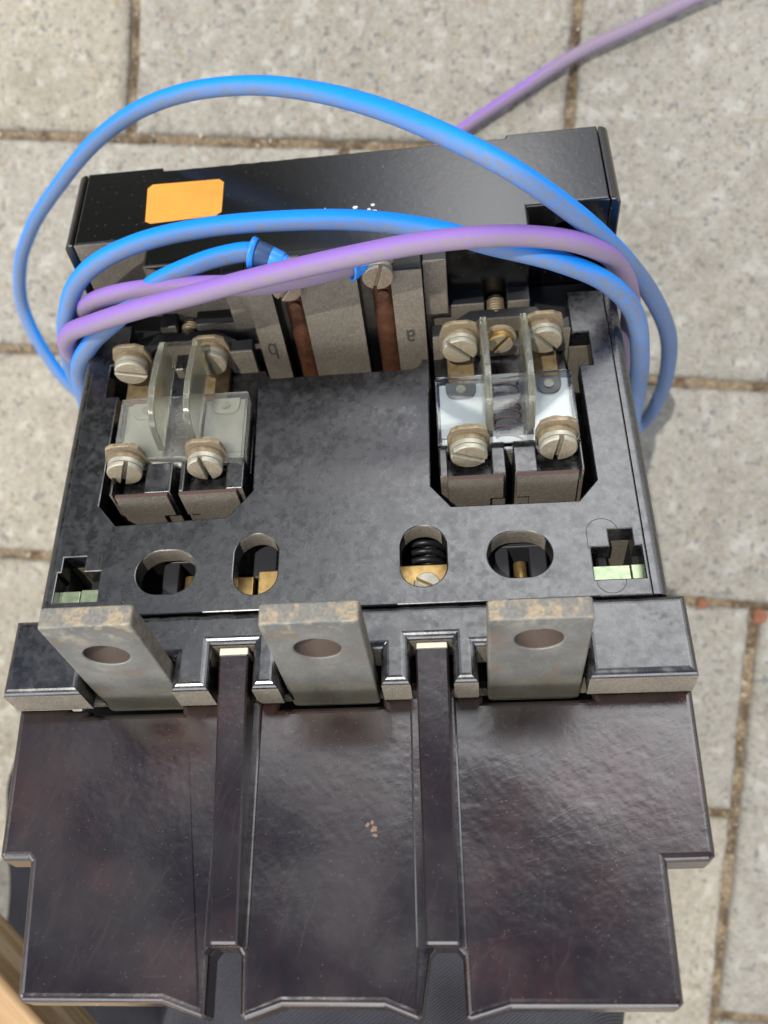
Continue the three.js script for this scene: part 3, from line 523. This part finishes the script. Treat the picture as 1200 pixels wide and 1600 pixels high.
  sleeve(purple, [[[5.2, 50.8, 28.9], [6.6, 51.4, 28.6], 4.2, 4], [[6.4, 51.3, 28.6], [9.4, 52.8, 28], 3.4, 3.2], [[9, 52.6, 28.1], [13, 54.6, 26.8], 2.8, 2.6]], sl);
}
// ------------------------------------------------------------------ the ground
{
  const STONE_BUMP = tex(1024, 0.2, (u, v) => 0.5 * fbm(u, v, 60, 4, 501) + 0.3 * fbm(u, v, 150, 2, 502) + 0.3 * sm(0.5, 0.75, fbm(u, v, 28, 3, 503)), false);
  const stone = (s, tint) => std({ map: tex(1024, 0.2, (u, v) => {
    const a = fbm(u, v, 5, 5, s), f = fbm(u, v, 90, 3, s + 1), g = fbm(u, v, 34, 2, s + 2), h = hash(Math.floor(u * 512), Math.floor(v * 512), s + 3);
    let c = mix([0.57, 0.54, 0.475], [0.735, 0.705, 0.635], 0.3 * a + 0.75 * f);
    c = mix(c, [0.79, 0.77, 0.71], sm(0.6, 0.85, g) * 0.55); c = mix(c, [0.6, 0.49, 0.35], sm(0.66, 0.85, fbm(u, v, 110, 2, s + 6)) * 0.45); c = mix(c, [0.42, 0.41, 0.39], sm(0.66, 0.85, fbm(u, v, 90, 2, s + 8)) * 0.6);
    c = mix(c, [0.5, 0.46, 0.39], sm(0.5, 0.85, fbm(u, v, 9, 5, s + 12)) * 0.3);
    if (h > 0.985) c = mix(c, [0.86, 0.85, 0.8], 0.7); else if (h < 0.02) c = mix(c, [0.3, 0.28, 0.25], 0.6);
    return c.map((x, i) => x * tint[i]);
  }), roughness: 0.92, bumpMap: STONE_BUMP, bumpScale: 0.0011 });
  const mats = [stone(511, [0.85, 0.865, 0.895]), stone(541, [0.82, 0.84, 0.875]), stone(571, [0.87, 0.875, 0.885])];
  const G0 = [-0.1465, -0.1106], U = 0.1;
  const pave = new THREE.Group(); pave.name = 'pavement'; pave.userData = { kind: 'structure', label: 'grey concrete block pavers laid in a herringbone pattern with sandy joints', category: 'paving' };
  scene.add(pave);
  const cuts = (n) => { const e = [0, 0.0008, 0.0018, 0.003, 0.0046, 0.007, 0.0105]; const L = n * U - 0.0038, m = [...e]; const k = Math.round((L - 0.021) / 0.0105); for (let i = 1; i < k; i++) m.push(0.0105 + (L - 0.021) * i / k); for (const q of e.slice().reverse()) m.push(L - q); return [m, L]; };
  function paver(vertical, v) {
    const [xs, W] = cuts(vertical ? 1 : 2), [zs, D] = cuts(vertical ? 2 : 1), nx = xs.length, nz = zs.length, pos = [], idx = [], uv = [];
    const edge = (t) => (fbm(mod(t, 1), 0.3, 24, 4, 600 + v * 7) - 0.5);
    for (let j = -1; j <= nz; j++) for (let i = -1; i <= nx; i++) {
      const ii = Math.min(nx - 1, Math.max(0, i)), jj = Math.min(nz - 1, Math.max(0, j)), x = xs[ii], z = zs[jj], sk = i < 0 || j < 0 || i === nx || j === nz;
      const d = Math.min(x, W - x, z, D - z), rr = 0.0042 + 0.003 * edge((x + z * 1.7) * 4 + v * 0.3);
      let y = d < rr ? -0.85 * (rr - Math.sqrt(Math.max(0, rr * rr - (rr - d) ** 2))) : 0;
      y += (fbm(mod(x * 3.1 + v * 0.37, 1), mod(z * 3.1, 1), 24, 3, 611) - 0.5) * 0.0009;
      const wob = (t) => (fbm(mod(t * 5, 1), 0.7, 16, 3, 620 + v) - 0.5) * 0.0016;
      const px = x - W / 2 + (d < 0.004 ? wob(z) : 0), pz = z - D / 2 + (d < 0.004 ? wob(x + 0.4) : 0);
      pos.push(px, sk ? -0.055 : y, pz); uv.push(px + v * 0.23, pz + v * 0.31);
    }
    const w = nx + 2; for (let j = 0; j < nz + 1; j++) for (let i = 0; i < nx + 1; i++) { const a = j * w + i, b = a + 1, c = a + w, d = c + 1; idx.push(a, c, b, b, c, d); }
    const g = new THREE.BufferGeometry(); g.setAttribute('position', new THREE.Float32BufferAttribute(pos, 3)); g.setAttribute('uv', new THREE.Float32BufferAttribute(uv, 2)); g.setIndex(idx); g.computeVertexNormals();
    return g;
  }
  const geo = { H: [0, 1, 2].map((v) => paver(false, v)), V: [0, 1, 2].map((v) => paver(true, v)) };
  seed = 31;
  for (let j = -4; j < 8; j++) for (let i = -4; i < 7; i++) {
    const d = mod(i + j + 1, 4);                          // herringbone: 0,1 = one lying paver; 2,3 = one standing paver
    let m = null;
    if (d === 0) { m = new THREE.Mesh(geo.H[Math.floor(rnd() * 3)], mats[Math.floor(rnd() * 3)]); m.position.set(G0[0] + (i + 1) * U, 0, G0[1] + (j + 0.5) * U); }
    if (d === 2) { m = new THREE.Mesh(geo.V[Math.floor(rnd() * 3)], mats[Math.floor(rnd() * 3)]); m.position.set(G0[0] + (i + 0.5) * U, 0, G0[1] + (j + 1) * U); }
    if (!m) continue;
    m.position.y = (rnd() - 0.5) * 0.0012; m.rotation.set((rnd() - 0.5) * 0.006, (rnd() - 0.5) * 0.008, (rnd() - 0.5) * 0.006);
    m.name = numbered('paver'); m.castShadow = m.receiveShadow = true; pave.add(m);
  }
  const sandM = std({ map: tex(1024, 0.1, (u, v) => { const f = fbm(u, v, 80, 3, 701), a = fbm(u, v, 9, 4, 702), h = hash(Math.floor(u * 256), Math.floor(v * 256), 703); let c = mix([0.36, 0.31, 0.24], [0.64, 0.58, 0.48], f); c = mix(c, [0.24, 0.2, 0.14], sm(0.5, 0.7, a) * 0.6); return h > 0.96 ? [0.68, 0.62, 0.52] : h > 0.94 ? [0.62, 0.36, 0.2] : c; }), roughness: 1, bumpMap: tex(512, 0.05, (u, v) => fbm(u, v, 64, 3, 705), false), bumpScale: 0.0012 });
  const sand = new THREE.Mesh(flat(new THREE.PlaneGeometry(1.5, 1.6).rotateX(-Math.PI / 2)), sandM); sand.position.set(0, -0.0034, 0.03); boxUV(sand.geometry); sand.name = 'joint_sand'; sand.receiveShadow = true; sand.userData.kind = 'structure'; scene.add(sand);
  const far = new THREE.Mesh(flat(new THREE.PlaneGeometry(300, 300).rotateX(-Math.PI / 2)), mats[0]); far.position.y = -0.02; boxUV(far.geometry); far.name = 'ground'; far.receiveShadow = true; far.userData.kind = 'structure'; scene.add(far);
  // grit lying in the joints
  const gm = std({ roughness: 0.95 }), grit = new THREE.InstancedMesh(new THREE.IcosahedronGeometry(1, 1), gm, 2600), q = new THREE.Object3D(), col = new THREE.Color();
  seed = 91;
  for (let k = 0; k < 2600; k++) {
    const alongX = rnd() < 0.5; let x, z;
    for (let t = 0; t < 30; t++) {
      const i = Math.floor(rnd() * 11) - 4, j = Math.floor(rnd() * 12) - 4, d = mod(i + j + 1, 4), w = (rnd() + rnd() - 1) * 0.0042;
      if (alongX) { if (d === 3) continue; x = G0[0] + (i + rnd()) * U; z = G0[1] + j * U + w; break; }
      if (d === 1) continue; x = G0[0] + i * U + w; z = G0[1] + (j + rnd()) * U; break;
    }
    const s = 0.0005 + 0.0012 * rnd() ** 3; q.position.set(x, -0.0033 + s * 0.4, z); q.scale.set(s * (0.7 + 0.6 * rnd()), s * 0.7, s); q.rotation.set(rnd() * 3, rnd() * 6, rnd() * 3); q.updateMatrix(); grit.setMatrixAt(k, q.matrix);
    const t = rnd(); grit.setColorAt(k, t < 0.5 ? col.setRGB(0.22, 0.16, 0.1) : t < 0.75 ? col.setRGB(0.4, 0.33, 0.24) : t < 0.93 ? col.setRGB(0.09, 0.07, 0.05) : col.setRGB(0.55, 0.52, 0.47));
  }
  grit.name = 'grit'; grit.userData = { kind: 'stuff', label: 'brown sandy grit lying in the paver joints', category: 'grit' }; grit.castShadow = grit.receiveShadow = true; scene.add(grit);
}
// ------------------------------------------------------------------ what props the lower end: a timber and dark cloth; crumbs of brick
{
  const wood = std({ map: tex(512, 0.16, (u, v) => { const r = fbm(u, v, 3, 4, 801, 26), f = fbm(u, v, 6, 3, 803, 120); let c = mix([0.78, 0.69, 0.54], [0.62, 0.5, 0.35], sm(0.35, 0.7, r * 0.7 + f * 0.3)); return mix(c, [0.45, 0.33, 0.21], sm(0.62, 0.75, fbm(u, v, 2, 4, 807, 14)) * 0.7); }), roughness: 0.75, bumpMap: tex(256, 0.1, (u, v) => fbm(u, v, 4, 3, 809, 60), false), bumpScale: 0.0006 });
  const pallet = new THREE.Group(); pallet.name = 'pallet_board'; pallet.rotation.y = -0.795; pallet.position.set(-0.174, 0, 0.245);
  const plank = (name, L, h, w, x, y, z) => { const g = flat(new RoundedBoxGeometry(L, h, w, 3, 0.0025)); boxUV(g); g.translate(x, y, z); const m = new THREE.Mesh(g, wood); m.name = name; pallet.add(m); };
  plank('board', 0.34, 0.026, 0.09, 0.12, 0.117, 0.01); plank('block', 0.09, 0.103, 0.07, 0.2, 0.0516, 0.012);
  pallet.userData = { label: 'pale wooden board at the lower left corner, half under the contactor', category: 'board' }; scene.add(pallet);

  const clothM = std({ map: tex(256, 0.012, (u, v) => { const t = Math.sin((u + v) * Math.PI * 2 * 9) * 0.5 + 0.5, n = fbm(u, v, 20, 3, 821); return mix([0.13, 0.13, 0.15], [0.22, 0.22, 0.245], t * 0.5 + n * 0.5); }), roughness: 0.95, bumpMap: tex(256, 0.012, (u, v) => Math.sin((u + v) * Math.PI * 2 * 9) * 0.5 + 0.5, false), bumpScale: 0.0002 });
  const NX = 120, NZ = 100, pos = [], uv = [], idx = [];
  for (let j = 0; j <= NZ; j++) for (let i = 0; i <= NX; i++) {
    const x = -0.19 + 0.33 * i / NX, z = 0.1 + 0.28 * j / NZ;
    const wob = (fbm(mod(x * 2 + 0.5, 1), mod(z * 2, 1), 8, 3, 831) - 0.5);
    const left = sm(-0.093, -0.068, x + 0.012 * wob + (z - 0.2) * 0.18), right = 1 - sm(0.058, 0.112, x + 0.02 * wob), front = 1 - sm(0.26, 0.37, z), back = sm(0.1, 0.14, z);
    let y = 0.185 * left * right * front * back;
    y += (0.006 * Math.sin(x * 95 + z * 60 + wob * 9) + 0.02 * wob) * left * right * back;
    y = Math.max(y, 0.03 * (1 - sm(-0.08, -0.05, x)) * sm(0.17, 0.2, z) * (0.7 + wob));  // low dark apron added at left, standing in for shade beside the board
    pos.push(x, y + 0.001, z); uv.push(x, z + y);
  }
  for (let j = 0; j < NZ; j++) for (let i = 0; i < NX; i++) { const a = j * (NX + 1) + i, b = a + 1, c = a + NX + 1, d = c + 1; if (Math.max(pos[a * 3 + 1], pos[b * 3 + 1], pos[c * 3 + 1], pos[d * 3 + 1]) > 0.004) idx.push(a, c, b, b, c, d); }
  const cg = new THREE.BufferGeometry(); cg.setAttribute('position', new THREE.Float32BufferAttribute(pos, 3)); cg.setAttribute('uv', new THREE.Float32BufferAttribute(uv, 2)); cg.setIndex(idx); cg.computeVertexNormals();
  const cloth = new THREE.Mesh(cg, clothM); cloth.name = 'dark_cloth'; cloth.userData = { label: 'charcoal woven cloth bunched beneath the lower end of the contactor, with an added apron over the shaded gap at left', category: 'cloth' }; scene.add(cloth);

  const crumb = std({ map: tex(128, 0.01, (u, v) => mix([0.4, 0.26, 0.19], [0.58, 0.39, 0.29], fbm(u, v, 8, 4, 841))), roughness: 0.95 });
  const mk = (x, z, r, label) => { const g = new THREE.IcosahedronGeometry(r, 3), p = g.attributes.position; for (let i = 0; i < p.count; i++) { const k = 0.75 + 0.5 * fbm(mod(p.getX(i) * 90 + 0.5, 1), mod(p.getY(i) * 90 + p.getZ(i) * 70 + 0.5, 1), 4, 3, 851); p.setXYZ(i, p.getX(i) * k, p.getY(i) * k * 0.7, p.getZ(i) * k); } g.computeVertexNormals(); boxUV(g); const m = new THREE.Mesh(g, crumb); m.name = numbered('brick_crumb'); m.position.set(x, -0.0008, z); m.userData = { label, category: 'brick crumb' }; scene.add(m); };
  mk(0.1295, 0.0897, 0.0027, 'small orange brick crumb in the joint right beside the contactor');
  mk(0.1555, 0.0938, 0.0036, 'larger red brick crumb where the joints meet at the right edge');

  // unseen greenery, added to give the gloss on the left half its dark reflection
  const added_hedge = new THREE.Group(); added_hedge.name = 'added_hedge'; added_hedge.position.set(-2.75, 0, -3.3); added_hedge.userData = { label: 'unseen dark greenery added beyond the paving for its reflection in the gloss', category: 'added_hedge' };
  const core = new THREE.Mesh(new RoundedBoxGeometry(3.9, 1.72, 0.8, 4, 0.2).translate(0, 0.86, 0), std({ color: new THREE.Color(0.012, 0.02, 0.008), roughness: 1 })); core.name = 'branches'; added_hedge.add(core);
  const lv = new THREE.InstancedMesh(new THREE.CircleGeometry(0.035, 6).scale(0.6, 1, 1), std({ color: new THREE.Color(0.05, 0.085, 0.03), roughness: 0.7, side: THREE.DoubleSide }), 5000), q = new THREE.Object3D(); seed = 61;
  for (let k = 0; k < 5000; k++) { const t = rnd(); q.position.set((rnd() - 0.5) * 4, rnd() * 1.78, 0.38 + rnd() * 0.08); if (t < 0.25) q.position.set((rnd() - 0.5) * 4, 1.7 + rnd() * 0.1, (rnd() - 0.5) * 0.86); q.rotation.set(rnd() * 6, rnd() * 6, rnd() * 6); q.updateMatrix(); lv.setMatrixAt(k, q.matrix); }
  lv.name = 'leaves'; lv.userData.kind = 'stuff'; added_hedge.add(lv); scene.add(added_hedge);
}
scene.traverse((o) => { if (o.isMesh) { o.castShadow = true; o.receiveShadow = true; } });
renderer.render(scene, camera);
